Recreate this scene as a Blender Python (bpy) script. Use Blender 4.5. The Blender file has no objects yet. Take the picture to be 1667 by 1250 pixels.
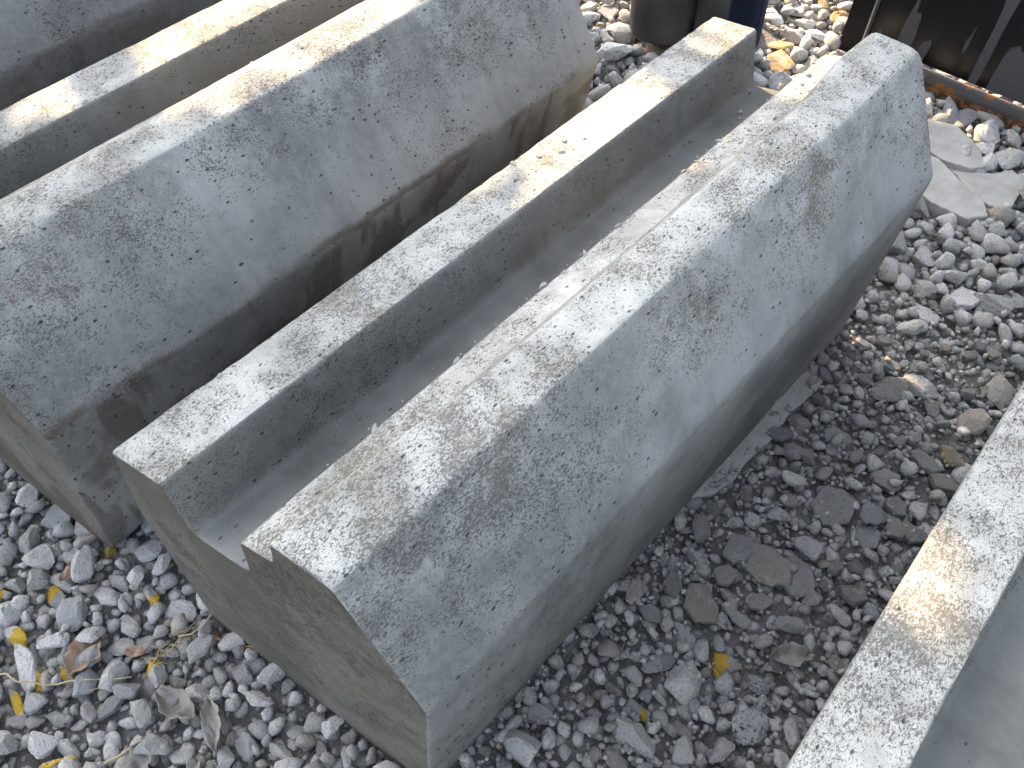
import bpy, bmesh, math, random
import numpy as np
from mathutils import Vector, Matrix, noise
random.seed(7); rng = np.random.default_rng(7)
sc = bpy.context.scene
COL = sc.collection
R = math.radians

# ------------------------------------------------------------------ camera
RW = np.array([[0.73603875, 0.67665473, -0.01962973],
               [0.53469472, -0.59891465, -0.59615668],
               [-0.41514878, 0.42829851, -0.80262811]])
CAM = np.array([0.226791, -0.101493, 1.190083])
FPX = 1404.82
cd = bpy.data.cameras.new('camera'); co = bpy.data.objects.new('camera', cd); COL.objects.link(co)
m = Matrix.Identity(4)
for i in range(3):
    m[i][0] = RW[0][i]; m[i][1] = -RW[1][i]; m[i][2] = -RW[2][i]; m[i][3] = CAM[i]
co.matrix_world = m
cd.sensor_width = 36; cd.lens = 36 * FPX / 1667; cd.clip_start = 0.02; cd.clip_end = 500
sc.camera = co

# ------------------------------------------------------------------ sky, sun, exposure
SUN_EL, SUN_AZ = R(33), R(17)          # azimuth measured from -x towards +y
SD = Vector((-math.cos(SUN_EL) * math.cos(SUN_AZ), math.cos(SUN_EL) * math.sin(SUN_AZ), math.sin(SUN_EL)))
w = bpy.data.worlds.new('World'); sc.world = w; w.use_nodes = True
wn = w.node_tree; bg = wn.nodes['Background']
sky = wn.nodes.new('ShaderNodeTexSky'); sky.sky_type = 'NISHITA'; sky.sun_disc = False
sky.sun_elevation = SUN_EL; sky.sun_rotation = math.atan2(SD.x, SD.y)
sky.air_density = .9; sky.dust_density = 5.0; sky.ozone_density = 1.5
hz = wn.nodes.new('ShaderNodeHueSaturation'); hz.inputs['Saturation'].default_value = .48     # hazy winter sky
wn.links.new(sky.outputs[0], hz.inputs['Color']); wn.links.new(hz.outputs[0], bg.inputs[0]); bg.inputs[1].default_value = 0.15
sl = bpy.data.lights.new('sun', 'SUN'); sl.energy = 3.6; sl.angle = R(0.5); sl.color = (1.0, 0.68, 0.38)
so = bpy.data.objects.new('sun', sl); COL.objects.link(so)
so.rotation_euler = SD.to_track_quat('Z', 'Y').to_euler(); so.location = (-3, 1, 4)
sc.view_settings.view_transform = 'Standard'; sc.view_settings.look = 'None'
sc.view_settings.exposure = 2.08; sc.view_settings.gamma = 1.0

# ------------------------------------------------------------------ helpers
def tag(o, label=None, cat=None, group=None, kind=None):
    if label: o['label'] = label
    if cat: o['category'] = cat
    if group: o['group'] = group
    if kind: o['kind'] = kind
    return o
def link_mesh(name, me, mat=None, parent=None, loc=None):
    o = bpy.data.objects.new(name, me); COL.objects.link(o)
    if mat and len(me.materials) == 0: me.materials.append(mat)
    if parent: o.parent = parent
    if loc is not None: o.location = loc
    return o
def empty(name, loc=(0, 0, 0), rz=0):
    o = bpy.data.objects.new(name, None); COL.objects.link(o); o.location = loc; o.rotation_euler = (0, 0, rz)
    o.empty_display_size = 0.05
    return o
def mesh_from(verts, faces, name, smooth=False):
    me = bpy.data.meshes.new(name); me.from_pydata([tuple(v) for v in verts], [], [tuple(f) for f in faces]); me.update()
    if smooth: me.polygons.foreach_set('use_smooth', [True] * len(me.polygons))
    return me
def nz(x, y=0., z=0., s=1.): return noise.noise(Vector((x * s, y * s, z * s)))
def ss(a, b, x):
    t = min(1, max(0, (x - a) / (b - a))); return t * t * (3 - 2 * t)

class NT:
    """small node-building helper"""
    def __init__(s, name):
        s.m = bpy.data.materials.new(name); s.m.use_nodes = True; s.t = s.m.node_tree
        s.b = s.t.nodes['Principled BSDF']; s.b.inputs['Roughness'].default_value = .85
        s.b.inputs['Specular IOR Level'].default_value = .3
    def n(s, typ, ins=None, **kw):
        nd = s.t.nodes.new(typ)
        for k, v in kw.items(): setattr(nd, k, v)
        for k, v in (ins or {}).items(): s.put(nd.inputs[k], v)
        return nd
    def put(s, sock, v):
        if isinstance(v, bpy.types.NodeSocket): s.t.links.new(v, sock)
        elif isinstance(v, bpy.types.Node): s.t.links.new(v.outputs[0], sock)
        else:
            if hasattr(sock.default_value, '__len__') and not hasattr(v, '__len__'): v = [v] * len(sock.default_value)
            if hasattr(sock.default_value, '__len__') and len(sock.default_value) == 4 and len(v) == 3: v = (*v, 1)
            sock.default_value = v
    def math(s, op, a, b=0., c=None, clamp=False):
        nd = s.n('ShaderNodeMath', operation=op, use_clamp=clamp); s.put(nd.inputs[0], a); s.put(nd.inputs[1], b)
        if c is not None: s.put(nd.inputs[2], c)
        return nd.outputs[0]
    def mul(s, *a):
        r = a[0]
        for b in a[1:]: r = s.math('MULTIPLY', r, b)
        return r
    def step(s, v, lo, hi, o0=0., o1=1.):
        nd = s.n('ShaderNodeMapRange', {'Value': v, 'From Min': lo, 'From Max': hi, 'To Min': o0, 'To Max': o1}, interpolation_type='SMOOTHSTEP')
        return nd.outputs[0]
    def noise(s, vec, scale, detail=3., rough=.55, dist=0.):
        return s.n('ShaderNodeTexNoise', {'Vector': vec, 'Scale': scale, 'Detail': detail, 'Roughness': rough, 'Distortion': dist}).outputs[0]
    def voro(s, vec, scale, feat='F1', rnd=1.):
        return s.n('ShaderNodeTexVoronoi', {'Vector': vec, 'Scale': scale, 'Randomness': rnd}, feature=feat)
    def scaled(s, vec, sc3, rot=(0, 0, 0), loc=(0, 0, 0)):
        return s.n('ShaderNodeMapping', {'Vector': vec, 'Scale': sc3, 'Rotation': rot, 'Location': loc}).outputs[0]
    def mix(s, f, a, b, blend='MIX'):
        nd = s.n('ShaderNodeMix', data_type='RGBA', blend_type=blend); s.put(nd.inputs[0], f); s.put(nd.inputs[6], a); s.put(nd.inputs[7], b)
        return nd.outputs[2]
    def bump(s, h, strength=.5, dist=.002, prev=None):
        nd = s.n('ShaderNodeBump', {'Height': h, 'Strength': strength, 'Distance': dist})
        if prev is not None: s.put(nd.inputs['Normal'], prev)
        return nd.outputs[0]

# ------------------------------------------------------------------ concrete
def concrete(name, seed=0., stain=0., white=1.0, tone=1.0, topz=.44):
    t = NT(name)
    tc = t.n('ShaderNodeTexCoord'); P0 = tc.outputs['Object']
    P = t.scaled(P0, (1, 1, 1), loc=(seed, seed * 1.7, seed * .6))
    geo = t.n('ShaderNodeNewGeometry')
    sN = t.n('ShaderNodeSeparateXYZ', {0: tc.outputs['Normal']}); nX, nY, nZ = sN.outputs
    sP = t.n('ShaderNodeSeparateXYZ', {0: P0}); pX, pY, pZ = sP.outputs
    big = t.noise(P, 3.2, 4, .6); med = t.noise(P, 13, 6, .62); fine = t.noise(P, 90, 5, .7); gr = t.noise(P, 420, 3, .6)
    # cast face: cloudy grey
    cloud = t.math('ADD', t.mul(big, .65), t.mul(med, .35))
    col = t.mix(t.step(cloud, .36, .62), [c * tone for c in (.145, .152, .160)], [c * tone for c in (.300, .312, .325)])
    col = t.mix(t.step(fine, .35, .75, 0, .35), col, [c * tone for c in (.33, .335, .335)])
    # form-water streaks running down the moulded sides
    runs = t.noise(t.scaled(P, (1, 14, 1.2)), 3., 4, .6)
    col = t.mix(t.step(runs, .50, .72, 0, .35), col, [c * tone for c in (.17, .172, .168)])
    # end faces: browner, no mould skin
    endm = t.step(t.math('ABSOLUTE', nY), .6, .9)
    ecol = t.mix(t.step(med, .35, .65), (.100, .099, .092), (.165, .163, .152))
    col = t.mix(endm, col, ecol)
    # trowelled tops: pale laitance, patchy
    topm = t.mul(t.step(nZ, .72, .93), t.step(pZ, topz - .02, topz))
    pat = t.noise(P, 9., 6, .7, .4)
    lait = t.mix(t.step(pat, .36, .60), (.355, .365, .365), (.515, .53, .535))
    col = t.mix(t.mul(topm, white), col, lait)
    # pale bloom just under the shoulders
    sh = t.mul(t.step(pZ, topz - .06, topz + .12), t.step(t.noise(P, 7, 6, .75), .42, .62))
    col = t.mix(t.mul(sh, .55 * white, t.math('SUBTRACT', 1., endm)), col, (.50, .52, .54))
    # fine worm-like pitting where the cement skin has gone
    side = t.scaled(P, (1, .55, 1))
    endv = t.scaled(P, (1.1, 1, 1.1), rot=(0, R(-42), 0))
    endv = t.scaled(endv, (.34, 1, 1.2))
    vecs = t.n('ShaderNodeMix', data_type='VECTOR'); t.put(vecs.inputs[0], endm); t.put(vecs.inputs[4], side); t.put(vecs.inputs[5], endv)
    wv = vecs.outputs[1]
    sp = t.noise(wv, 430, 2.2, .6, .5)
    dens = t.noise(P, 6.5, 5, .7)
    dens = t.math('ADD', dens, t.mul(t.step(pZ, .27, topz + .06), .15))
    dens = t.math('ADD', dens, t.mul(topm, .06)); dens = t.math('ADD', dens, t.step(pY, .40, .02, 0, .055)); dens = t.math('SUBTRACT', dens, t.mul(t.step(nZ, .8, .6), t.step(pY, .12, .5), t.step(pZ, .52, .38), .07))
    dens = t.math('ADD', dens, t.mul(endm, .10))
    dens = t.math('SUBTRACT', dens, t.mul(t.step(nZ, .7, .9), t.step(pZ, topz, topz - .03), .2))
    sp2 = t.noise(t.scaled(wv, (1.3, 1, 1), loc=(3, 3, 3)), 800, 2.5, .6, .3)
    clus = t.noise(P, 30, 4, .7)
    lim = t.math('SUBTRACT', t.math('ADD', t.mul(dens, .62), t.mul(clus, .36)), .585)
    s1 = t.step(t.math('ADD', sp, lim), .585, .66); s2 = t.step(t.math('ADD', sp2, lim), .56, .66)
    spk = t.mul(t.math('MAXIMUM', s1, t.mul(s2, .8)), t.step(dens, .40, .58))
    spc = t.mix(t.step(big, .45, .6), (.065, .062, .058), (.11, .09, .07))
    col = t.mix(t.mul(spk, .80), col, spc)
    es = t.noise(t.scaled(endv, (1.3, 1, 1)), 330, 2.5, .6, .3); eb = t.step(t.math('ADD', t.noise(P, 9, 5, .7), t.mul(pZ, .12)), .50, .66)
    em = t.mul(endm, t.step(t.math('ADD', es, t.mul(eb, .13)), .63, .68))
    col = t.mix(t.mul(em, .85), col, (.045, .040, .034))
    # long thin scars low on the near half of the side
    v3 = t.voro(t.scaled(P, (1, 1, .33)), 105)
    sc3 = t.mul(t.step(v3.outputs['Distance'], .24, .13), t.step(t.n('ShaderNodeSeparateColor', {0: v3.outputs['Color']}).outputs[2], .42, .46), t.step(pY, .40, .10), t.step(pZ, .42, .30), t.math('SUBTRACT', 1., endm))
    col = t.mix(t.mul(sc3, .85), col, (.03, .028, .026))
    # brown grime drifting on the tops
    gm = t.mul(topm, t.step(t.noise(P, 11, 6, .75, .5), .53, .68))
    col = t.mix(t.mul(gm, .38), col, (.24, .20, .16))
    # separate small air holes
    v1 = t.voro(wv, 42); hole = t.mul(t.step(t.math('DIVIDE', v1.outputs['Distance'], t.step(big, .3, .7, .6, 1.3)), .10, .055), t.step(t.n('ShaderNodeSeparateColor', {0: v1.outputs['Color']}).outputs[0], .80, .84))
    v2 = t.voro(wv, 115); h2 = t.mul(t.step(v2.outputs['Distance'], .20, .11), t.step(t.n('ShaderNodeSeparateColor', {0: v2.outputs['Color']}).outputs[1], .70, .74), t.step(dens, .40, .50))
    holes = t.math('MAXIMUM', hole, h2)
    col = t.mix(t.mul(holes, .85), col, (.035, .033, .032))
    # worn arrises show pale grains
    edge = t.mul(t.step(geo.outputs['Pointiness'], .515, .56), t.step(fine, .45, .6), t.math('SUBTRACT', 1., endm))
    col = t.mix(t.mul(edge, .6), col, (.50, .49, .47))
    if stain > 0:   # rust coloured line along the widest edge with runs below it
        wob = t.mul(t.math('SUBTRACT', t.noise(t.scaled(P, (1, 5, 1)), 4, 4), .5), .02)
        zz = t.math('ADD', pZ, wob)
        line = t.mul(t.step(zz, .350, .357), t.step(zz, .368, .360), t.step(t.noise(P, 5, 2), .42, .55), t.step(nX, .2, .5))
        runs2 = t.mul(t.step(t.noise(t.scaled(P, (1, 7, 1)), 2.3, 3), .57, .63), t.step(zz, .362, .350), t.step(nX, .2, .5))
        patches = t.mul(t.step(t.noise(P, 6, 4), .53, .6), t.step(zz, .355, .33))
        col = t.mix(t.mul(t.math('MAXIMUM', line, t.mul(t.math('MAXIMUM', runs2, patches), .8)), stain), col, (.060, .040, .028))
    # groove shade painted into the colour: channel between the two upstands darkened
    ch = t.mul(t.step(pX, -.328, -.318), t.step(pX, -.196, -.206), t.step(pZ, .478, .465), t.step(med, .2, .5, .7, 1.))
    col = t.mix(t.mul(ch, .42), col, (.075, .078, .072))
    col = t.mix(1., col, (1.035, 1.025, .95), 'MULTIPLY')
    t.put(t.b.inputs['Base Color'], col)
    h = t.math('ADD', t.mul(fine, .35), t.mul(gr, .25))
    h = t.math('SUBTRACT', h, t.mul(spk, .55, t.math('SUBTRACT', 1., t.mul(endm, .8)))); h = t.math('SUBTRACT', h, t.mul(holes, 1.6)); h = t.math('SUBTRACT', h, t.mul(t.math('ADD', sc3, em), .9))
    h = t.math('ADD', h, t.mul(t.mul(topm, pat), .8))
    b1 = t.bump(h, .8, .0012)
    b2 = t.bump(med, .35, .004, b1)
    t.put(t.b.inputs['Normal'], b2)
    t.put(t.b.inputs['Roughness'], t.step(med, .3, .7, .62, .9))
    return t.m

# cross-section of the middle block, metres; x to the right, z up (near end / far end skew kept)
PROF = dict(P0=(-.390, .467), P1=(-.314, .476), P2=(-.299, .389), P3=(-.217, .405), P4=(-.204, .482), P5=(-.159, .495),
            P6=(-.151, .539), P7=(-.079, .539), P8=(.003, .375), P9=(-.030, -.02), P11=(-.417, -.02), P10=(-.427, .300))
ORDER = ['P0', 'P1', 'P2', 'P3', 'P4', 'P5', 'P6', 'P7', 'P8', 'P9', 'P11', 'P10']
RAD = dict(P0=.003, P1=.0025, P2=.012, P3=.012, P4=.003, P5=.006, P6=.006, P7=.006, P8=.006, P9=.02, P11=.01, P10=.03)
NEAR_T = (.1297, .0319)   # near face skew: y = a*x + b*(z) + c
def block_mesh(name, prof, order, rad, L=1.0, seed=0., skew=True, rough=1.0, fade=True):
    pts = [np.array(prof[k], float) for k in order]; n = len(pts)
    segs = []
    for i in range(n):
        d = np.linalg.norm(pts[(i + 1) % n] - pts[i]); segs.append(max(1, int(d / .011)))
    def ring(y, ins, chip=1.):
        q = [p.copy() for p in pts]
        if fade:   # the little upstand beside the lip is weaker in the middle of the block
            f = 1 - ss(.10, .25, y / L) * (1 - ss(.80, .93, y / L)) * .55
            i6, i5 = order.index('P6'), order.index('P5')
            q[i6] = q[i6] + np.array([.022 * (1 - f), -.006 * (1 - f)]); q[i5] = q[i5] + np.array([-.004 * (1 - f), .004 * (1 - f)])
        out = []; D1 = []; D2 = []; RR = []
        for i in range(n):
            a, p, b = q[i - 1], q[i], q[(i + 1) % n]
            d1 = p - a; l1 = np.linalg.norm(d1); d2 = b - p; l2 = np.linalg.norm(d2); D1.append(d1 / l1); D2.append(d2 / l2)
            ch = nz(y * 28, i * 7.3, seed) * .5 + nz(y * 40, i * 3.1, seed + 4) * .5 + .5 * nz(y * 7, i, seed)
            r = rad[order[i]] * (1 + min(1.6, max(0, ch) * 2.8) * chip * rough * (1 + 1.2 * ss(.90, 1., y / L)))
            if name.startswith('main') and i in (6, 7): r += .008 * ss(.90, 1.0, y / L)
            RR.append(min(r, .45 * l1, .45 * l2))
        for i in range(n):
            p, r = q[i], RR[i]; s0, s1 = p - D1[i] * r, p + D2[i] * r
            for k in range(5):
                tt = k / 4; out.append((1 - tt) ** 2 * s0 + 2 * tt * (1 - tt) * p + tt * tt * s1)
            k2 = (i + 1) % n; e0 = q[k2] - D1[k2] * RR[k2]
            for k in range(1, segs[i]): out.append(s1 + (e0 - s1) * (k / segs[i]))
        out = np.array(out)
        tng = np.roll(out, -1, 0) - np.roll(out, 1, 0); tng /= np.linalg.norm(tng, axis=1)[:, None] + 1e-9
        nr = np.stack([-tng[:, 1], tng[:, 0]], 1)     # order runs clockwise: outward = left of travel
        disp = np.array([.0007 * nz(o[0] * 9, y * 9, o[1] * 9 + seed) + .0005 * nz(o[0] * 60, y * 60, o[1] * 60 + seed)
                         for o in out]) * rough
        return out + nr * (disp - ins)[:, None]
    ys = [0, .0012, .003, .006] + list(np.linspace(.012, L - .012, int(L / .0095))) + [L - .006, L - .003, L - .0012, L]
    V = []; F = []
    for j, y in enumerate(ys):
        e = min(j, len(ys) - 1 - j)
        ins0 = [.0022, .0011, .0004, 0][e] if e < 4 else 0
        rg = ring(y, 0)
        if ins0:
            rg0 = ring(y, 0); rgi = ring(y, 1.)
            dirn = rg0 - rgi
            amt = np.array([ins0 * (1 + .9 * nz(o[0] * 45, o[1] * 45, seed + j * .01 + (9 if j > 9 else 0))) for o in rg0])
            rg = rg0 - dirn * amt[:, None]
        for o in rg:
            yy = y
            if skew: yy += -.004 * (1 - y / L) + (NEAR_T[0] * o[0] + NEAR_T[1] * (o[1] - .14) - .0) * (1 - y / L)
            V.append((o[0], yy, o[1]))
    K = len(V) // len(ys)
    for j in range(len(ys) - 1):
        for i in range(K):
            F.append((j * K + i, (j + 1) * K + i, (j + 1) * K + (i + 1) % K, j * K + (i + 1) % K))
    nb = len(F)
    base = len(V); V += V[:K]; V += V[(len(ys) - 1) * K: len(ys) * K]
    F.append(tuple(base + i for i in range(K)));
    F.append(tuple(base + K + i for i in reversed(range(K))))
    me = mesh_from(V, F, name)
    sm = [True] * nb + [False, False]
    me.polygons.foreach_set('use_smooth', sm)
    bm = bmesh.new(); bm.from_mesh(me); bmesh.ops.recalc_face_normals(bm, faces=bm.faces)
    bmesh.ops.triangulate(bm, faces=[f for f in bm.faces if len(f.verts) > 4]); bm.to_mesh(me); bm.free()
    return me

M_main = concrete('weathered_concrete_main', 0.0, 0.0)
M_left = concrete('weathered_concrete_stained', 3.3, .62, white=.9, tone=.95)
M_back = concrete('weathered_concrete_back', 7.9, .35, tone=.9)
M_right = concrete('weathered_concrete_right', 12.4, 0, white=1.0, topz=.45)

def block(name, me, mat, loc, label):
    root = empty(name, loc); tag(root, label, 'concrete block', 'precast concrete blocks laid side by side')
    link_mesh('cast_body', me, mat, root)
    return root
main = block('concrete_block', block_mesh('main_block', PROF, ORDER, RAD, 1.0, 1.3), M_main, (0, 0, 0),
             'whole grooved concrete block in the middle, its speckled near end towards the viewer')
PB = dict(PROF); d = dict(P0=(-.0021, .0036), P1=(.002, -.0033), P4=(-.0011, .0016), P7=(.0072, -.0093), P8=(.0275, -.0187), P9=(-.0335, .0))
for k, v in d.items(): PB[k] = (PROF[k][0] + v[0], PROF[k][1] + v[1])
PB['P5'] = (-.182, .500); PB['P6'] = (-.128, .533)
RB = dict(RAD); RB['P5'] = .012; RB['P6'] = .012; RB['P7'] = .006; RB['P8'] = .006; RB['P4'] = .003
left = block('concrete_block', block_mesh('left_block', PB, ORDER, RB, .9865, 5.1, fade=False), M_left, (-.5557, -.0844, .0276),
             'grooved concrete block on the left with sunlit upper strip and rusty line along its side')
back = block('concrete_block', block_mesh('back_block', PB, ORDER, RB, 1.35, 8.8, fade=False), M_back, (-1.256, .02, .0276),
             'concrete block farthest left, its dark sloping side filling the top left corner')
PD = dict(P0=(-.390, .467), P1=(-.314, .476), P2=(-.306, .412), P3=(-.13, .416), P4=(-.115, .472), P7=(-.03, .472), P8=(.03, .375), P9=(.0, -.02),
          P11=(-.350, -.02), P10=(-.376, .300))
OD = ['P0', 'P1', 'P2', 'P3', 'P4', 'P7', 'P8', 'P9', 'P11', 'P10']
RD = dict(RAD); RD['P0'] = .004
right = block('concrete_block', block_mesh('right_block', PD, OD, RD, 1.15, 13.7, skew=False, fade=False), M_right, (.643, -.02, -.041),
              'concrete block cut by the lower right corner, white speckled ledge beside a smooth grey recess')
right.rotation_euler.z = .042
# turning about x=-.33 as measured
right.location.x = .643 - .33 + .33 * math.cos(.042) + 0.5 * math.sin(.042)
right.location.y = .5 + (.33) * math.sin(.042) - .5 * math.cos(.042)

# mortar flakes stuck on the arrises
M_flake = NT('pale_mortar_flake'); fn = M_flake.noise(M_flake.n('ShaderNodeTexCoord').outputs['Object'], 120, 4)
M_flake.put(M_flake.b.inputs['Base Color'], M_flake.mix(fn, (.30, .30, .285), (.50, .50, .485))); M_flake.put(M_flake.b.inputs['Normal'], M_flake.bump(fn, .6, .001))
M_flake = M_flake.m
def flake_mesh(seed, n=9):
    r_ = random.Random(seed); bm = bmesh.new()
    top = []; bot = []
    for i in range(n):
        a = 2 * math.pi * i / n; rr = .5 * r_.uniform(.6, 1.1)
        top.append(bm.verts.new((rr * math.cos(a) * .8, rr * math.sin(a) * .8, .5 + r_.uniform(-.12, .12)))); bot.append(bm.verts.new((rr * math.cos(a), rr * math.sin(a), -.5)))
    c = bm.verts.new((0, 0, .62))
    for i in range(n):
        j = (i + 1) % n; bm.faces.new((bot[i], bot[j], top[j], top[i])); bm.faces.new((top[i], top[j], c))
    bm.faces.new(list(reversed(bot)))
    me = bpy.data.meshes.new('flake'); bm.to_mesh(me); bm.free(); return me
FL = [flake_mesh(i) for i in range(6)]
for me in FL: me.materials.append(M_flake)
def flake(par, x, y, z, sx, sy, sz, rz=None):
    o = link_mesh('mortar_flake', random.choice(FL), None, par, (x, y, z - sz * .25)); o.scale = (sx * .6, sy * .7, sz * .6)
    o.rotation_euler = (random.uniform(-.25, .25), random.uniform(-.25, .25), random.uniform(0, 6) if rz is None else rz)
for x, y, z, a, b, h in [(-.334, .032, .475, .016, .013, .004), (-.385, .085, .469, .016, .010, .006), (-.350, .60, .474, .020, .012, .006),
                         (-.368, .575, .472, .016, .012, .007), (-.362, .62, .473, .014, .01, .006), (-.384, .545, .469, .020, .012, .006), (-.345, .64, .474, .012, .012, .005),
                         (-.203, .145, .484, .012, .022, .005), (-.203, .26, .484, .010, .022, .006), (-.206, .40, .484, .010, .020, .005),
                         (-.200, .43, .485, .014, .012, .006), (-.204, .47, .484, .009, .018, .005), (-.203, .53, .484, .008, .018, .005), (-.203, .66, .484, .007, .014, .004),
                         (-.202, .74, .484, .009, .022, .004), (-.180, .50, .491, .010, .010, .004), (-.175, .62, .491, .008, .008, .004), (-.190, .20, .487, .007, .007, .004),
                         (-.212, .90, .478, .014, .014, .010), (-.185, .905, .490, .012, .010, .006), (-.16, .91, .497, .012, .012, .006), (-.19, .93, .490, .018, .012, .006),
                         (-.25, .885, .401, .010, .010, .008), (-.262, .90, .400, .007, .007, .006), (-.27, .915, .400, .012, .010, .008),
                         (-.245, .36, .402, .006, .006, .003), (-.25, .30, .402, .005, .008, .003), (-.262, .56, .398, .005, .005, .003), (-.235, .64, .401, .006, .005, .003),
                         (-.424, -.0475, .305, .010, .008, .020)]:
    flake(main, x, y, z, a, b, h)
for i in range(60):
    y = random.uniform(.05, .98); q = random.uniform(.0015, .004)
    flake(main, -.204 + random.uniform(-.003, .004), y, .4835, q, q * random.uniform(1, 2.2), .003)
for i in range(45):
    y = random.uniform(.03, .97); q = random.uniform(.0015, .0035)
    flake(main, -.235 + random.uniform(-.055, .03), y, .402, q, q, .002)
for i in range(14):
    y = random.uniform(.2, .95); flake(left, -.205 + random.uniform(-.002, .002), y, .483, .006 * random.uniform(.5, 1.2), .010 * random.uniform(.5, 1.4), .003)
for i in range(34):
    y = random.uniform(.1, .95); flake(left, -.316 + random.uniform(-.002, .001), y, .475, .004 * random.uniform(.5, 1.3), .009 * random.uniform(.6, 1.8), .002)

# ------------------------------------------------------------------ ground
def gz(x, y):
    return .010 * nz(x * 3, y * 3, 2.) + .006 * nz(x * 14, y * 14, 5.) + .012 * math.exp(-((x - .12) / .12) ** 2) * ss(.3, .7, y)
t = NT('trodden_dirt')
P = t.n('ShaderNodeTexCoord').outputs['Object']
a = t.noise(P, 14, 6, .7); b = t.noise(P, 160, 5, .7); v = t.voro(P, 210)
col = t.mix(t.step(a, .35, .65), (.125, .122, .113), (.23, .226, .215)); col = t.mix(t.step(b, .55, .75, 0, .6), col, (.30, .29, .28))
t.put(t.b.inputs['Base Color'], col)
t.put(t.b.inputs['Normal'], t.bump(t.math('ADD', b, t.mul(v.outputs['Distance'], 1.2)), .9, .004))
M_dirt = t.m
def gridmesh(x0, x1, y0, y1, st, name, hole=None):
    xs = np.arange(x0, x1 + st / 2, st); ys = np.arange(y0, y1 + st / 2, st); V = []; F = []
    for y in ys:
        for x in xs:
            z = gz(x, y) + (.004 * nz(x * 60, y * 60, 1) if st < .05 else 0); V.append((x, y, z))
    nx = len(xs)
    for j in range(len(ys) - 1):
        for i in range(nx - 1): F.append((j * nx + i, j * nx + i + 1, (j + 1) * nx + i + 1, (j + 1) * nx + i))
    return mesh_from(V, F, name, True)
g = link_mesh('ground', gridmesh(-2.8, 2.2, -1.6, 3.6, .02, 'ground'), M_dirt); tag(g, kind='structure')
g2 = link_mesh('ground_beyond', mesh_from([(-150, -150, -.03), (150, -150, -.03), (150, 150, -.03), (-150, 150, -.03)], [(0, 1, 2, 3)], 'gb'), M_dirt); tag(g2, kind='structure')

# ------------------------------------------------------------------ stones
def stone_mat(name, base_lo, base_hi, use_attr, yellow=0., ycol=(.85, .56, .05), spots=0., oc=0.):
    t = NT(name); tc = t.n('ShaderNodeTexCoord'); P = tc.outputs['Object']
    if use_attr:
        rnd = t.n('ShaderNodeAttribute', attribute_name='tone').outputs['Fac']; hue = t.n('ShaderNodeAttribute', attribute_name='hue').outputs['Fac']
        P = t.n('ShaderNodeVectorMath', {0: P, 1: (1, 1, 1)}, operation='MULTIPLY').outputs[0]; S = 1.
    else:
        rnd = t.n('ShaderNodeObjectInfo').outputs['Random']; hue = t.math('FRACT', t.mul(rnd, 7.31)); S = .03
        P = t.n('ShaderNodeVectorMath', {0: P, 1: t.n('ShaderNodeCombineXYZ', {0: t.mul(rnd, 37.), 1: t.mul(rnd, 11.), 2: 0.}).outputs[0]}, operation='ADD').outputs[0]
    n1 = t.noise(P, 45 * S, 5, .65); n2 = t.noise(P, 260 * S, 4, .7); n3 = t.noise(P, 700 * S, 3, .6)
    f = t.math('ADD', t.mul(rnd, .6), t.mul(n1, .5))
    col = t.mix(t.step(f, .2, .95), base_lo, base_hi)
    col = t.mix(t.step(hue, .80, .98, 0, .5), col, (.33, .27, .21))
    col = t.mix(t.step(hue, .16, .04, 0, .4), col, (.26, .30, .35))
    col = t.mix(t.step(n2, .52, .64, 0, .55), col, (.19, .185, .175)); col = t.mix(t.step(t.noise(P, 110 * S, 4, .7), .56, .68, 0, .5), col, (.25, .235, .21))
    col = t.mix(t.step(n1, .58, .72, 0, .5), col, (.60, .61, .61))
    if spots: col = t.mix(t.mul(t.step(t.noise(P, 190 * S, 4, .6), .57, .60), spots), col, (.05, .048, .045))
    if yellow:
        sx = t.n('ShaderNodeSeparateXYZ', {0: tc.outputs['Object']})
        mask = t.step(t.math('ADD', t.mul(sx.outputs[0], .8), t.mul(t.noise(P, 75 * S, 4, .6), 1.0)), .95 - yellow, 1.02 - yellow)
        mask = t.mul(mask, t.step(t.noise(P, 300 * S, 3), .32, .42))
        col = t.mix(mask, col, t.mix(n2, ycol, [c * .65 for c in ycol]))
    if oc: col = t.mix(t.mul(t.step(n1, .40, .60), oc), col, (.55, .36, .14))
    t.put(t.b.inputs['Base Color'], col)
    k = 1. if use_attr else 1.
    t.put(t.b.inputs['Normal'], t.bump(t.math('ADD', t.math('ADD', n2, t.mul(n3, .6)), n1), 1.0, .004))
    t.b.inputs['Roughness'].default_value = .9
    return t.m
LO, HI = (.38, .382, .37), (.74, .74, .72)
M_field = stone_mat('gravel_mix', LO, HI, True)
M_st = dict(grey=stone_mat('stone_grey', (.38, .38, .37), (.62, .62, .605), False), pale=stone_mat('stone_pale', (.55, .55, .535), (.76, .76, .745), False),
            white=stone_mat('stone_white', (.55, .57, .58), (.72, .74, .75), False), spotted=stone_mat('stone_spotted', (.46, .48, .50), (.60, .62, .64), False, spots=.9),
            slab=stone_mat('stone_slab', (.36, .36, .36), (.50, .50, .49), False), whiteslab=stone_mat('slab_white', (.60, .61, .60), (.75, .76, .75), False),
            darkslab=stone_mat('slab_dark', (.29, .292, .282), (.42, .422, .41), False), moss=stone_mat('lump_mossy', (.35, .28, .07), (.50, .38, .08), False),
            yellowend=stone_mat('stone_yellow_end', LO, HI, False, .44), yellowtop=stone_mat('stone_yellow_top', LO, HI, False, .56),
            yellowspot=stone_mat('stone_yellow_spot', LO, HI, False, .34), yellow=stone_mat('stone_yellow', LO, HI, False, .75),
            ochre=stone_mat('stone_ochre', (.36, .33, .28), (.52, .47, .40), False, oc=.9))
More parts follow.
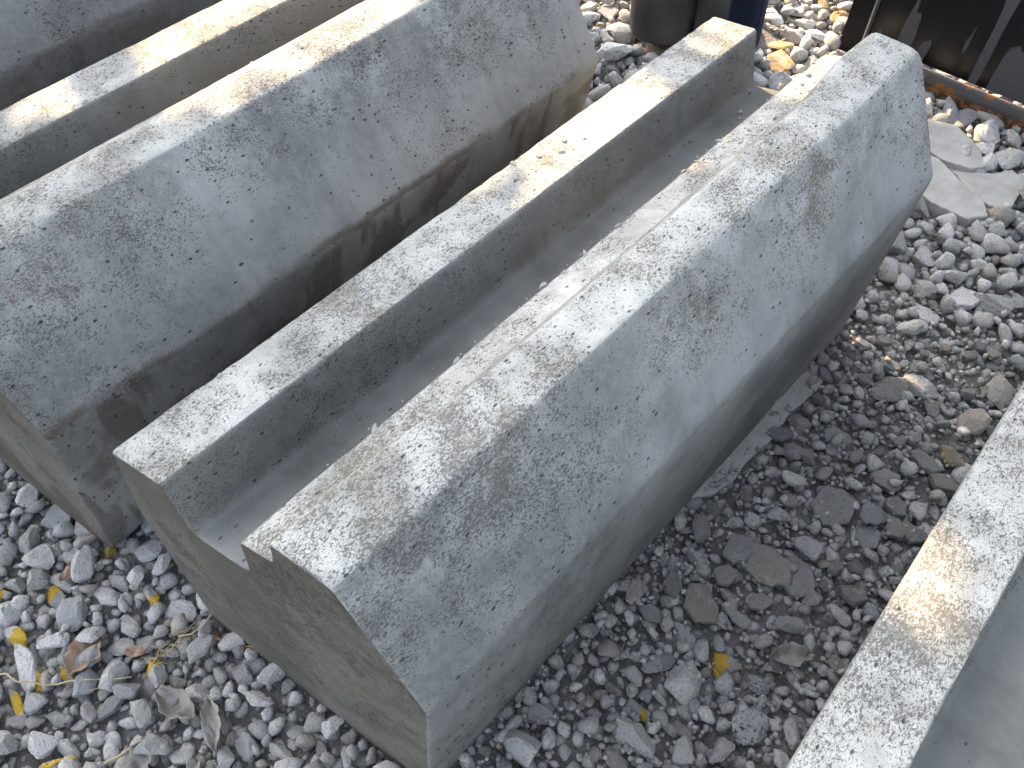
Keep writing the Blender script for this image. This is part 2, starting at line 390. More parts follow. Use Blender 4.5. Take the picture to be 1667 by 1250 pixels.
def ico(sub):
    bm = bmesh.new(); bmesh.ops.create_icosphere(bm, subdivisions=sub, radius=1.0)
    V = np.array([v.co[:] for v in bm.verts]); F = np.array([[v.index for v in f.verts] for f in bm.faces]); bm.free(); return V, F
ICO = {1: ico(1), 2: ico(2), 3: ico(3)}
def stone_verts(sub, seed, planes=16, flat=.7, lo=.42):
    r = np.random.default_rng(seed); V = ICO[sub][0].copy()
    N = r.normal(size=(planes, 3)); N /= np.linalg.norm(N, axis=1)[:, None]; D = r.uniform(lo, .68, planes)
    dots = V @ N.T; k = np.where(dots > .05, D[None] / np.maximum(dots, .05), 9.).min(1); V = V * np.minimum(1., k)[:, None]
    if sub >= 2:
        V *= (1 + np.array([.05 * nz(*(v * 2.3), s=1.) + .03 * nz(*(v * 5.5 + seed), s=1.) + (.035 * nz(*(v * 12. + seed), s=1.) if sub > 2 else 0.) for v in V]))[:, None]
    V = V * np.array([1., r.uniform(.6, .9), flat * r.uniform(.65, 1.1)])
    V /= np.abs(V[:, :2]).max()
    return V
def slab_mesh(seed):
    r = random.Random(seed); n = r.randint(6, 8); bm = bmesh.new(); ring = []
    for i in range(n):
        a = 2 * math.pi * (i + r.uniform(-.3, .3)) / n; rr = r.uniform(.72, 1.0)
        ring.append((rr * math.cos(a), rr * math.sin(a)))
    # break the edge into short jagged runs
    pts = []
    for i in range(n):
        p, q = ring[i], ring[(i + 1) % n]
        for k in range(5):
            f = k / 5; j = .035 if k else 0; pts.append((p[0] + (q[0] - p[0]) * f + r.uniform(-j, j), p[1] + (q[1] - p[1]) * f + r.uniform(-j, j)))
    N = len(pts); lv = []
    for s, z in ((.90, -.5), (1., -.2), (.99, .28), (.93, .44)):
        lv.append([bm.verts.new((x * s + r.uniform(-.012, .012), y * s + r.uniform(-.012, .012), z + r.uniform(-.05, .05))) for x, y in pts])
    for a_, b_ in zip(lv, lv[1:]):
        for i in range(N): j = (i + 1) % N; bm.faces.new((a_[i], a_[j], b_[j], b_[i]))
    inner = [bm.verts.new((x * .55, y * .55, .5 + r.uniform(-.04, .04))) for x, y in pts]
    for i in range(N): j = (i + 1) % N; bm.faces.new((lv[-1][i], lv[-1][j], inner[j], inner[i]))
    c = bm.verts.new((0, 0, .5))
    for i in range(N): bm.faces.new((inner[i], inner[(i + 1) % N], c))
    bm.faces.new(list(reversed(lv[0])))
    me = bpy.data.meshes.new('slab_fragment'); bm.to_mesh(me); bm.free(); return me
BIG = []
for s in range(16):
    me = mesh_from(stone_verts(3, 100 + s, planes=11), ICO[3][1], 'stone'); BIG.append(me)
SLAB = [slab_mesh(s) for s in range(10)]
MEDM = [mesh_from(stone_verts(3, 300 + s, planes=11), ICO[3][1], 'stone') for s in range(16)]
cache = {}
def inst(proto, key, mat):
    k = (proto.name, mat.name)
    if k not in cache:
        me = proto.copy(); me.materials.clear(); me.materials.append(mat); cache[k] = me
    return cache[k]

SPECIAL = [(-0.803, -0.142, 0.049, 0.039, 'pale'),
 (-0.737, -0.126, 0.064, 0.051, 'slab'),
 (-0.686, -0.108, 0.044, 0.037, 'slab'),
 (-0.624, -0.083, 0.032, 0.023, 'slab'),
 (-0.693, -0.179, 0.056, 0.052, 'grey'),
 (-0.653, -0.147, 0.047, 0.029, 'yellowend'),
 (-0.627, -0.104, 0.021, 0.027, 'moss'),
 (-0.579, -0.063, 0.047, 0.045, 'grey'),
 (-0.639, -0.182, 0.051, 0.028, 'grey'),
 (-0.62, -0.196, 0.042, 0.03, 'yellowtop'),
 (-0.725, -0.181, 0.041, 0.043, 'grey'),
 (-0.683, -0.23, 0.038, 0.036, 'grey'),
 (-0.681, -0.247, 0.022, 0.026, 'yellow'),
 (-0.614, -0.221, 0.032, 0.017, 'pale'),
 (-0.576, -0.196, 0.052, 0.057, 'grey'),
 (-0.649, -0.262, 0.045, 0.043, 'pale'),
 (-0.57, -0.121, 0.038, 0.026, 'pale'),
 (-0.559, -0.144, 0.051, 0.039, 'grey'),
 (-0.509, -0.104, 0.043, 0.031, 'yellowend'),
 (-0.47, -0.088, 0.057, 0.034, 'pale'),
 (-0.496, -0.148, 0.044, 0.037, 'grey'),
 (-0.486, -0.175, 0.044, 0.033, 'pale'),
 (-0.459, -0.151, 0.031, 0.029, 'pale'),
 (-0.608, -0.268, 0.044, 0.047, 'yellowtop'),
 (-0.554, -0.278, 0.069, 0.053, 'pale'),
 (-0.538, -0.278, 0.06, 0.03, 'yellowspot'),
 (-0.503, -0.248, 0.034, 0.021, 'yellowtop'),
 (-0.523, -0.313, 0.049, 0.026, 'yellow'),
 (-0.429, -0.254, 0.04, 0.036, 'grey'),
 (-0.414, -0.162, 0.037, 0.035, 'yellowspot'),
 (-0.351, -0.144, 0.05, 0.043, 'pale'),
 (-0.419, -0.228, 0.02, 0.046, 'slab'),
 (-0.418, -0.296, 0.041, 0.035, 'pale'),
 (-0.4, -0.268, 0.031, 0.027, 'pale'),
 (-0.499, -0.322, 0.028, 0.03, 'grey'),
 (-0.48, -0.31, 0.023, 0.027, 'grey'),
 (-0.462, -0.288, 0.033, 0.03, 'grey'),
 (-0.418, -0.113, 0.026, 0.027, 'grey'),
 (-0.381, -0.149, 0.034, 0.031, 'grey'),
 (-0.207, -0.111, 0.043, 0.02, 'pale'),
 (-0.241, -0.135, 0.036, 0.034, 'grey'),
 (-0.322, -0.084, 0.036, 0.034, 'grey'),
 (-0.312, -0.147, 0.033, 0.029, 'grey'),
 (-0.211, -0.082, 0.024, 0.022, 'grey'),
 (-0.167, -0.072, 0.027, 0.03, 'grey'),
 (0.089, 0.608, 0.046, 0.038, 'pale'),
 (0.067, 0.574, 0.03, 0.025, 'pale'),
 (0.037, 0.475, 0.045, 0.035, 'pale'),
 (0.016, 0.441, 0.025, 0.025, 'pale'),
 (0.086, 0.369, 0.038, 0.03, 'pale'),
 (0.118, 0.42, 0.029, 0.023, 'white'),
 (0.137, 0.437, 0.033, 0.032, 'grey'),
 (0.16, 0.37, 0.038, 0.04, 'yellowspot'),
 (0.131, 0.31, 0.048, 0.065, 'pale'),
 (0.119, 0.214, 0.064, 0.046, 'pale'),
 (0.232, 0.322, 0.056, 0.051, 'spotted'),
 (0.248, 0.381, 0.023, 0.021, 'spotted'),
 (0.222, 0.36, 0.024, 0.024, 'white'),
 (0.205, 0.382, 0.033, 0.025, 'spotted'),
 (0.268, 0.376, 0.022, 0.017, 'pale'),
 (0.256, 0.418, 0.033, 0.025, 'pale'),
 (0.262, 0.457, 0.027, 0.025, 'pale'),
 (0.267, 0.473, 0.03, 0.026, 'grey'),
 (0.015, 0.151, 0.044, 0.03, 'grey'),
 (0.106, 0.244, 0.033, 0.027, 'yellowspot'),
 (0.07, 0.277, 0.033, 0.028, 'grey'),
 (0.065, 0.244, 0.025, 0.023, 'grey'),
 (0.092, 0.325, 0.024, 0.034, 'grey'),
 (0.082, 0.31, 0.027, 0.042, 'grey'),
 (0.102, 0.204, 0.032, 0.018, 'grey'),
 (0.123, 0.171, 0.047, 0.029, 'grey'),
 (0.167, 0.263, 0.034, 0.023, 'grey'),
 (0.115, 0.279, 0.028, 0.019, 'pale'),
 (0.1, 1.201, 0.052, 0.064, 'whiteslab'),
 (0.151, 1.226, 0.082, 0.061, 'grey'),
 (0.064, 1.12, 0.065, 0.033, 'whiteslab'),
 (0.066, 1.235, 0.049, 0.048, 'pale'),
 (0.173, 1.255, 0.039, 0.055, 'grey'),
 (0.079, 1.295, 0.045, 0.042, 'pale'),
 (-0.004, 1.253, 0.046, 0.049, 'pale'),
 (-0.063, 1.515, 0.057, 0.097, 'slab'),
 (-0.0, 1.52, 0.049, 0.057, 'slab'),
 (-0.059, 1.635, 0.051, 0.083, 'pale'),
 (-0.0, 1.621, 0.062, 0.072, 'pale'),
 (-0.084, 1.587, 0.05, 0.061, 'pale'),
 (-0.077, 1.673, 0.064, 0.064, 'pale'),
 (-0.164, 1.696, 0.04, 0.11, 'grey'),
 (-0.134, 1.707, 0.047, 0.11, 'slab'),
 (-0.547, 1.629, 0.074, 0.054, 'ochre'),
 (-0.591, 1.684, 0.072, 0.051, 'ochre'),
 (-0.542, 1.884, 0.045, 0.055, 'ochre'),
 (-0.515, 1.925, 0.036, 0.05, 'ochre'),
 (-0.602, 1.913, 0.051, 0.04, 'ochre'),
 (-0.775, 1.738, 0.055, 0.045, 'ochre'),
 (-0.584, 1.742, 0.067, 0.047, 'pale'),
 (-0.652, 1.648, 0.058, 0.047, 'pale'),
 (-0.59, 1.807, 0.065, 0.049, 'pale'),
 (-0.695, 1.752, 0.051, 0.044, 'pale'),
 (-0.678, 1.796, 0.054, 0.05, 'pale'),
 (-0.546, 1.791, 0.053, 0.043, 'pale'),
 (-0.63, 1.844, 0.051, 0.039, 'pale'),
 (-0.485, 1.66, 0.037, 0.054, 'pale'),
 (-0.481, 1.6, 0.042, 0.052, 'pale'),
 (-0.506, 1.563, 0.055, 0.057, 'grey'),
 (-0.918, 1.496, 0.075, 0.059, 'slab'),
 (-0.986, 1.538, 0.061, 0.05, 'slab'),
 (-0.886, 1.534, 0.054, 0.059, 'slab'),
 (-0.851, 1.393, 0.087, 0.109, 'pale'),
 (-0.924, 1.449, 0.044, 0.032, 'grey'),
 (0.336, 0.894, 0.037, 0.045, 'ochre'),
 (0.231, 0.882, 0.038, 0.052, 'ochre'),
 (0.224, 0.962, 0.053, 0.057, 'grey'),
 (0.011, 0.997, 0.042, 0.037, 'grey'),
 (0.073, 0.787, 0.039, 0.059, 'grey'),
 (0.021, 0.78, 0.04, 0.037, 'grey'),
 (0.062, 0.731, 0.039, 0.046, 'grey'),
 (0.045, 0.723, 0.035, 0.039, 'grey'),
 (0.136, 0.967, 0.061, 0.052, 'grey'),
 (0.094, 0.929, 0.051, 0.064, 'grey'),
 (0.231, 1.051, 0.044, 0.078, 'grey'),
 (0.206, 0.666, 0.045, 0.041, 'darkslab'),
 (0.212, 0.74, 0.041, 0.032, 'darkslab'),
 (0.142, 0.67, 0.074, 0.074, 'darkslab'),
 (0.116, 0.524, 0.107, 0.058, 'darkslab'),
 (0.082, 0.418, 0.078, 0.051, 'darkslab'),
 (0.229, 0.707, 0.036, 0.037, 'darkslab'),
 (0.159, 0.538, 0.071, 0.057, 'darkslab'),
 (0.076, 0.521, 0.045, 0.059, 'darkslab'),
 (0.193, 0.499, 0.038, 0.033, 'grey'),
 (0.207, 0.838, 0.057, 0.03, 'darkslab'),
 (0.244, 0.826, 0.056, 0.034, 'darkslab'),
 (0.18, 0.769, 0.053, 0.04, 'darkslab'),
 (0.248, 0.717, 0.054, 0.031, 'darkslab'),
 (-0.041, 0.843, 0.041, 0.039, 'grey')]
WORD = dict(grey='mid grey gravel stone', pale='large pale grey stone', white='whitish stone', spotted='pale stone with black spots', slab='flat thin slab of broken mortar',
            whiteslab='flat white fragment', darkslab='flat dark grey slab fragment', moss='knobbly yellow mossy lump', yellowend='grey stone with one yellow painted end',
            yellowtop='grey stone with yellow paint on top', yellowspot='grey stone with a small yellow patch', yellow='stone mostly covered in yellow', ochre='ochre tinted stone')
def region(x, y):
    if y > 1.33: return 'behind the far block ends'
    if x < -.15: return 'left of the middle block'
    return 'in the rubble beside the right block'
occ = {}
CELL = .05
def free(x, y, r, k=.86):
    cx, cy = int(x // CELL), int(y // CELL)
    for i in (-1, 0, 1):
        for j in (-1, 0, 1):
            for (a_, b_, c_) in occ.get((cx + i, cy + j), ()):
                if (a_ - x) ** 2 + (b_ - y) ** 2 < (k * (c_ + r)) ** 2: return False
    return True
def put(x, y, r): occ.setdefault((int(x // CELL), int(y // CELL)), []).append((x, y, r))
def in_block(x, y, r=0.):
    g_ = r * .55
    if -.43 - g_ < x < -.034 + g_ and .1297 * x - .0045 - g_ < y < 1.0: return True
    if -.985 - g_ < x < -.62 + g_ and -.0844 + .1297 * (x + .5557) - .0045 - g_ < y < .90: return True
    if -1.69 - g_ < x < -1.31 + g_ and -.05 < y < 1.37: return True
    xr = .308 - y * .042
    if xr - g_ < x < xr + .40 and -.1 < y < 1.1: return True
    if 1.735 < y < 1.80 and x > -.50: return True
    if -.86 < x < -.60 and 1.45 < y < 1.74: return True
    return False
def proj(x, y, z=.01):
    c = RW @ (np.array([x, y, z]) - CAM)
    return (833.5 + FPX * c[0] / c[2], 625 + FPX * c[1] / c[2], c[2]) if c[2] > 0 else (9e9, 9e9, -1)
n_ind = 0
labcount = {}
for (x, y, sx, sy, kind) in SPECIAL:
    flat = 'slab' in kind
    me = random.choice(SLAB if flat else BIG); mat = M_st[kind]
    o = link_mesh('slab_fragment' if flat else 'gravel_stone', inst(me, 0, mat))
    a_ = 1.0 if flat else 1.0
    h = random.uniform(.006, .009) * 1.6 if flat else min(sx, sy) * .5 * random.uniform(.85, 1.05)
    o.scale = (sx / 2 * 1.1, sy / 2 * 1.15, h if flat else h * 1.25)
    o.location = (x, y, gz(x, y) + (.012 if flat else h * .62)); 
    o.rotation_euler = (random.uniform(-.12, .12) * (1 if flat else 2), random.uniform(-.12, .12) * (1 if flat else 2), random.uniform(-.5, .5) + (math.pi if random.random() < .5 else 0))
    if kind == 'darkslab': o.rotation_euler[0] += random.uniform(-.2, .2)
    lb = WORD[kind] + ' lying ' + region(x, y); tag(o, lb, 'stone' if not flat else 'rubble', 'stones lying ' + region(x, y) if not flat else 'slab fragments lying ' + region(x, y))
    put(x, y, (sx + sy) / 4 * .95); n_ind += 1
rs = random.Random(5)
for _ in range(60):
    x, y = rs.uniform(.0, .27), rs.uniform(.34, 1.15); w_ = rs.uniform(.022, .052)
    if in_block(x, y, w_) or not free(x, y, w_ / 2, .8): continue
    put(x, y, w_ / 2); o = link_mesh('slab_fragment', inst(rs.choice(SLAB), 0, M_st['darkslab'])); o.scale = (w_ / 2, w_ / 2 * rs.uniform(.6, .95), rs.uniform(.009, .014)); o.location = (x, y, gz(x, y) + .014)
    o.rotation_euler = (rs.uniform(-.4, .4), rs.uniform(-.4, .4), rs.uniform(0, 6.28)); tag(o, WORD['darkslab'] + ' lying ' + region(x, y), 'rubble', 'slab fragments lying ' + region(x, y))
# three big pale cracked slabs beside the far end of the middle block
def slab_poly(name, pts, z0, z1, mat, label, cat, group=None, tilt=0., parent=None):
    bm = bmesh.new(); P2 = []
    rr = random.Random(len(pts) * 7 + int(abs(pts[0][0]) * 1e4))
    for i in range(len(pts)):
        p, q = pts[i], pts[(i + 1) % len(pts)]; n = max(2, int(math.dist(p, q) / .006))
        for k in range(n):
            f = k / n; j = .0012 if k else 0; P2.append((p[0] + (q[0] - p[0]) * f + rr.uniform(-j, j), p[1] + (q[1] - p[1]) * f + rr.uniform(-j, j)))
    cx = sum(p[0] for p in P2) / len(P2); cy = sum(p[1] for p in P2) / len(P2); L_ = []
    for s, z in ((.97, z0), (1.0, z0 + (z1 - z0) * .4), (.995, z1 - .0015), (.975, z1)):
        L_.append([bm.verts.new(((x - cx) * s, (y - cy) * s, z + tilt * (y - cy))) for x, y in P2])
    N = len(P2)
    for a_, b_ in zip(L_, L_[1:]):
        for i in range(N): j = (i + 1) % N; bm.faces.new((a_[i], a_[j], b_[j], b_[i]))
    bm.faces.new(L_[-1]); bm.faces.new(list(reversed(L_[0]))); bmesh.ops.triangulate(bm, faces=[f for f in bm.faces if len(f.verts) > 4])
    bmesh.ops.recalc_face_normals(bm, faces=bm.faces)
    me = bpy.data.meshes.new(name); bm.to_mesh(me); bm.free()
    o = link_mesh(name, me, mat, parent, (cx, cy, 0)); 
    if label: tag(o, label, cat, group)
    return o
t = NT('smooth_mortar_slab'); P = t.n('ShaderNodeTexCoord').outputs['Object']; a = t.noise(P, 20, 5, .6); b = t.noise(P, 300, 4, .7)
t.put(t.b.inputs['Base Color'], t.mix(t.step(a, .3, .7), (.33, .33, .315), (.45, .45, .43))); t.put(t.b.inputs['Normal'], t.bump(b, .35, .001)); M_slab = t.m
slab_poly('mortar_slab', [(-.16, 1.42), (-.06, 1.385), (.012, 1.385), (.040, 1.42), (.018, 1.452), (-.05, 1.480), (-.11, 1.515), (-.18, 1.50)], .004, .036, M_slab,
          'big smooth pale mortar slab against the far end of the middle block', 'rubble', tilt=.02)
slab_poly('mortar_slab', [(-.165, 1.535), (-.10, 1.523), (-.048, 1.532), (-.025, 1.560), (-.06, 1.60), (-.13, 1.64), (-.19, 1.62)], .004, .034, M_slab,
          'smooth pale slab above the crack, closest to the steel plate', 'rubble', tilt=.05)
slab_poly('mortar_slab', [(-.07, 1.505), (-.03, 1.472), (.030, 1.452), (.062, 1.470), (.058, 1.520), (.052, 1.575), (.015, 1.590), (-.005, 1.555), (-.035, 1.530)], .004, .031, M_slab,
          'notched pale slab right of the crack, cracked at its outer end', 'rubble', tilt=-.03)
for x, y, r in ((-.06, 1.45, .05), (-.12, 1.46, .05), (0, 1.42, .04), (-.10, 1.57, .05), (-.16, 1.58, .04), (0, 1.51, .045), (.03, 1.54, .04)): put(x, y, r)
# thin hardened spill of mortar along the base
slab_poly('mortar_spill', [(-.034, .54), (-.006, .575), (.004, .62), (-.001, .66), (.006, .72), (.001, .78), (.009, .86), (.003, .90), (-.034, .91)], .003, .016, M_slab,
          'thin pale strip of spilled mortar along the foot of the middle block', 'mortar')
for k in range(10): put(-.012, .56 + k * .036, .018)

# random stones: dart throwing from large to small
XR, YR = (-1.75, 1.55), (-1.15, 3.1)
stones = []
def try_level(r0, r1, tries, zone, k=.86, top=False):
    for _ in range(tries):
        x = random.uniform(*XR); y = random.uniform(*YR)
        if not zone(x, y): continue
        r = random.uniform(r0, r1)
        if in_block(x, y, r): continue
        px, py, dz = proj(x, y)
        if not (-200 < px < 1870 and -420 < py < 1450):      # outside the picture only the coarser stones
            if r < .0075 or dz < .25 or y > 2.6: continue
        if top: stones.append((x, y, r, r * 1.2 + .007)); continue
        if free(x, y, r, k): put(x, y, r); stones.append((x, y, r, 0.))
rub = lambda x, y: x > -.05 and y < 1.15
left_z = lambda x, y: not rub(x, y)
near = lambda x, y: y < 1.25
anyw = lambda x, y: True
# a bed of middling stones everywhere, then a denser top course with its own packing
special_occ = {k: list(v) for k, v in occ.items()}
occ.clear()
try_level(.010, .014, 34000, anyw, .80); try_level(.006, .010, 110000, anyw, .78); try_level(.0035, .006, 150000, near, .78)
bed = [(x, y, r, -r * .25) for x, y, r, _ in stones]; stones.clear()
occ.clear(); occ.update(special_occ)
try_level(.021, .029, 6500, left_z, .78); try_level(.017, .026, 2300, rub, .80)
try_level(.015, .021, 24000, left_z, .78); try_level(.013, .018, 6500, rub, .80)
try_level(.010, .015, 60000, left_z, .76); try_level(.008, .012, 17000, rub, .78)
try_level(.0065, .009, 32000, left_z, .75)
stones[:] = [(x, y, r, r * .45 + .004) for x, y, r, _ in stones]
try_level(.006, .011, 1900, anyw, top=True)
try_level(.0025, .0055, 58000, lambda x, y: rub(x, y), top=True)
stones += bed
stones.sort(key=lambda s: -(s[2] + (0 if s[3] > 0 else -.01)) / max(.3, proj(s[0], s[1])[2]))
def vis(s):
    px, py, _ = proj(s[0], s[1]); return 0 < px < 1667 and 0 < py < 1250
indiv = [s for s in stones if vis(s)][:165]; ids = set(map(id, indiv)); rest = [s for s in stones if id(s) not in ids]
for (x, y, r, up) in indiv:
    o = link_mesh('gravel_stone', inst(random.choice(MEDM), 0, M_st['grey' if random.random() < .6 else 'pale']))
    kd = 'grey' if 'grey' in o.data.materials[0].name else 'pale'
    f = random.uniform(.8, 1.1); r *= 1.16; o.scale = (r, r * f, r * random.uniform(.8, 1.15)); o.location = (x, y, gz(x, y) + r * .42 + up)
    o.rotation_euler = (random.uniform(-.5, .5), random.uniform(-.5, .5), random.uniform(0, 6.28))
    tag(o, (WORD['grey'] if kd == 'grey' else WORD['pale']) + ' lying ' + region(x, y), 'stone', 'stones lying ' + region(x, y))
# everything smaller is one field of gravel
def build_field(name, items, label):
    VV = []; FF = []; TT = []; HH = []; off = 0
    groups = {}
    for s in items:
        d_ = max(.5, proj(s[0], s[1])[2]); px = s[2] / d_ * 860
        sub = 2 if px > 6.5 else 1
        groups.setdefault((sub, random.randrange(14)), []).append(s)
    for (sub, tn), ss_ in groups.items():
        T = stone_verts(sub, 500 + tn, planes=9 if sub > 1 else 6, flat=.75, lo=.42 if sub > 1 else .28); F = ICO[sub][1]; n = len(ss_)
        S = np.array(ss_); q = rng.normal(size=(n, 4)); q /= np.linalg.norm(q, axis=1)[:, None]
        w_, x_, y_, z_ = q.T
        Rm = np.stack([np.stack([1 - 2 * (y_**2 + z_**2), 2 * (x_*y_ - z_*w_), 2 * (x_*z_ + y_*w_)], -1),
                       np.stack([2 * (x_*y_ + z_*w_), 1 - 2 * (x_**2 + z_**2), 2 * (y_*z_ - x_*w_)], -1),
                       np.stack([2 * (x_*z_ - y_*w_), 2 * (y_*z_ + x_*w_), 1 - 2 * (x_**2 + y_**2)], -1)], 1)
        W = np.einsum('nij,vj->nvi', Rm, T) * S[:, 2][:, None, None] * 1.24
        W[:, :, 2] *= .8
        gzv = np.array([gz(a_, b_) for a_, b_ in S[:, :2]])
        W[:, :, 0] += S[:, 0][:, None]; W[:, :, 1] += S[:, 1][:, None]; W[:, :, 2] += (gzv + S[:, 2] * .38 + S[:, 3])[:, None]
        nv = len(T); VV.append(W.reshape(-1, 3)); FF.append((F[None] + (np.arange(n) * nv)[:, None, None] + off).reshape(-1, 3)); off += n * nv
        dark = np.where((S[:, 0] > -.05) & (S[:, 1] < 1.15), 1.1, 1.)
        TT.append(np.repeat(rng.uniform(0, 1, n) ** .8 * dark, nv)); HH.append(np.repeat(rng.uniform(0, 1, n), nv))
    V = np.concatenate(VV).astype(np.float32); F = np.concatenate(FF).astype(np.int32)
    me = bpy.data.meshes.new(name); me.vertices.add(len(V)); me.vertices.foreach_set('co', V.ravel())
    me.loops.add(F.size); me.loops.foreach_set('vertex_index', F.ravel()); me.polygons.add(len(F))
    me.polygons.foreach_set('loop_start', np.arange(0, F.size, 3, dtype=np.int32)); me.update(calc_edges=True); me.validate()
    for nm, A in (('tone', TT), ('hue', HH)):
        at = me.attributes.new(nm, 'FLOAT', 'POINT'); at.data.foreach_set('value', np.concatenate(A).astype(np.float32))
    print(name, len(items), 'stones', len(F), 'tris')
    o = link_mesh(name, me, M_field); tag(o, label, 'gravel', kind='stuff')
build_field('gravel', rest, 'loose grey crushed gravel and fine rubble covering the ground')

# ------------------------------------------------------------------ straw, twigs, dead leaves
def tube(name, pts, r, mat, label=None, cat=None, group=None, taper=.6, parent=None):
    bm = bmesh.new(); rings = []; n = 6
    P3 = [Vector(p) for p in pts]
    for i, p in enumerate(P3):
        d_ = (P3[min(i + 1, len(P3) - 1)] - P3[max(i - 1, 0)]).normalized(); u = d_.orthogonal().normalized(); v_ = d_.cross(u)
        rr = r * (1 - (1 - taper) * i / (len(P3) - 1)) * random.uniform(.85, 1.15)
        rings.append([bm.verts.new(p + (u * math.cos(2 * math.pi * k / n) + v_ * math.sin(2 * math.pi * k / n)) * rr) for k in range(n)])
    for a_, b_ in zip(rings, rings[1:]):
        for k in range(n): bm.faces.new((a_[k], a_[(k + 1) % n], b_[(k + 1) % n], b_[k]))
    bm.faces.new(list(reversed(rings[0]))); bm.faces.new(rings[-1])
    me = bpy.data.meshes.new(name); bm.to_mesh(me); bm.free(); me.polygons.foreach_set('use_smooth', [True] * len(me.polygons))
    o = link_mesh(name, me, mat, parent)
    if label: tag(o, label, cat, group)
    return o
def fibre(name, c1, c2, rough=.7):
    t = NT(name); P = t.n('ShaderNodeTexCoord').outputs['Object']; n_ = t.noise(t.scaled(P, (1, 1, 1)), 220, 4, .6); n2 = t.noise(P, 40, 3)
    t.put(t.b.inputs['Base Color'], t.mix(t.math('ADD', t.mul(n_, .6), t.mul(n2, .4)), c1, c2)); t.put(t.b.inputs['Normal'], t.bump(n_, .5, .001)); t.b.inputs['Roughness'].default_value = rough
    return t.m
M_straw = fibre('dry_straw', (.38, .28, .14), (.62, .50, .30)); M_twig = fibre('brown_twig', (.22, .12, .05), (.42, .25, .12))
M_leaf = fibre('dead_leaf_brown', (.20, .13, .09), (.46, .34, .25)); M_leafg = fibre('dead_leaf_grey', (.21, .195, .17), (.42, .39, .35)); M_yel = fibre('yellow_stalk', (.50, .33, .03), (.70, .48, .06))
def bend(p, q, n=10, amp=.004, z=.03):
    out = []
    for i in range(n):
        f = i / (n - 1); x = p[0] + (q[0] - p[0]) * f; y = p[1] + (q[1] - p[1]) * f
        out.append((x + amp * nz(f * 3, p[0] * 50, 0) * 2, y + amp * nz(f * 3, 5, p[1] * 50) * 2, gz(x, y) + z + .004 * nz(f * 4, p[0] * 90, 1)))
    return out
tube('twig', bend((-.402, -.083), (-.322, -.047), amp=.004, z=.022), .0028, M_twig, 'short brown twig lying against the near end of the middle block', 'twig')
tube('straw_stalk', bend((-.575, -.318), (-.520, -.285), z=.034) + bend((-.515, -.280), (-.425, -.187), z=.032)[1:], .0015, M_straw, 'long pale straw crossing the gravel at the left edge', 'straw')
tube('straw_stalk', bend((-.350, -.272), (-.340, -.212), z=.03), .0018, M_straw, 'thick pale straw stalk at the bottom edge, left of the middle block', 'straw')
tube('straw_stalk', [(-.425, -.047, .03), (-.414, -.062, .033), (-.409, -.080, .034), (-.412, -.098, .032), (-.425, -.112, .028)], .0013, M_straw, 'curved thin straw loop beside the near end of the middle block', 'straw')
tube('yellow_stalk', bend((-.412, -.330), (-.388, -.296), z=.026), .0032, M_yel, 'bright yellow stalk at the bottom edge of the gravel', 'stalk')
SG = 'thin dry straws scattered on the gravel'
for _ in range(46):
    for tr in range(30):
        x = random.uniform(-.62, .25); y = random.uniform(-.33, .95)
        if not in_block(x, y, .04) and (x < -.2 or (x > .0 and y > .1)): break
    a_ = random.uniform(0, 3.14); l_ = random.uniform(.012, .045)
    tube('straw', bend((x, y), (x + l_ * math.cos(a_), y + l_ * math.sin(a_)), 5, .004, random.uniform(.014, .026)), random.uniform(.0004, .0008), M_straw if random.random() < .8 else M_twig,
         'thin dry straw lying loose on the gravel', 'straw', SG)
for i in range(16):   # tangled tuft
    x, y = -.43 + random.uniform(-.016, .016), -.135 + random.uniform(-.025, .025); a_ = 1.3 + random.uniform(-.6, .6); l_ = random.uniform(.02, .05)
    tube('straw', bend((x, y), (x + l_ * math.cos(a_), y + l_ * math.sin(a_)), 6, .006, random.uniform(.02, .032)), random.uniform(.0004, .0007), M_straw, 'thin dry straw lying loose on the gravel', 'straw', SG)
def leaf(x, y, L_, W_, rz, mat, label, curl=.3, z=.024, ragged=.12, seed=0):
    nu, nv = 14, 9; V = []; F = []
    for i in range(nu):
        u = i / (nu - 1); wd = W_ * (math.sin(math.pi * min(1, max(.02, u * .94 + .03))) ** .7) * (1 + ragged * 3 * nz(u * 6, seed, 1))
        for j in range(nv):
            v_ = j / (nv - 1) * 2 - 1; xx = (u - .5) * L_; yy = v_ * wd / 2 * (1 + ragged * nz(u * 14, seed, v_))
            zz = curl * abs(v_) ** 1.6 * W_ * .5 + .30 * W_ * nz(u * 3.3, v_ * 1.6, seed) + .20 * W_ * nz(u * 8, v_ * 4, seed)
            V.append((xx, yy, zz))
    for i in range(nu - 1):
        for j in range(nv - 1): F.append((i * nv + j, (i + 1) * nv + j, (i + 1) * nv + j + 1, i * nv + j + 1))
    o = link_mesh('dead_leaf', mesh_from(V, F, 'dead_leaf', True), mat, None, (x, y, gz(x, y) + z)); o.rotation_euler = (random.uniform(-.2, .2), random.uniform(-.2, .2), rz)
    sm = o.modifiers.new('thickness', 'SOLIDIFY'); sm.thickness = .0008
    tag(o, label, 'leaf'); return o
leaf(-.500, -.214, .062, .044, 1.9, M_leaf, 'curled brown dead leaf among the stones at lower left', seed=1)
leaf(-.628, -.158, .045, .020, 1.7, M_leaf, 'small dark brown leaf standing between stones at the left edge', seed=2)
leaf(-.348, -.168, .062, .036, .2, M_leafg, 'large crumpled grey brown leaf at the bottom, left of the middle block', curl=.8, ragged=.13, seed=3)
leaf(-.292, -.150, .070, .024, -.5, M_leafg, 'long folded pinkish grey leaf beside the crumpled one', curl=.9, ragged=.12, seed=4)
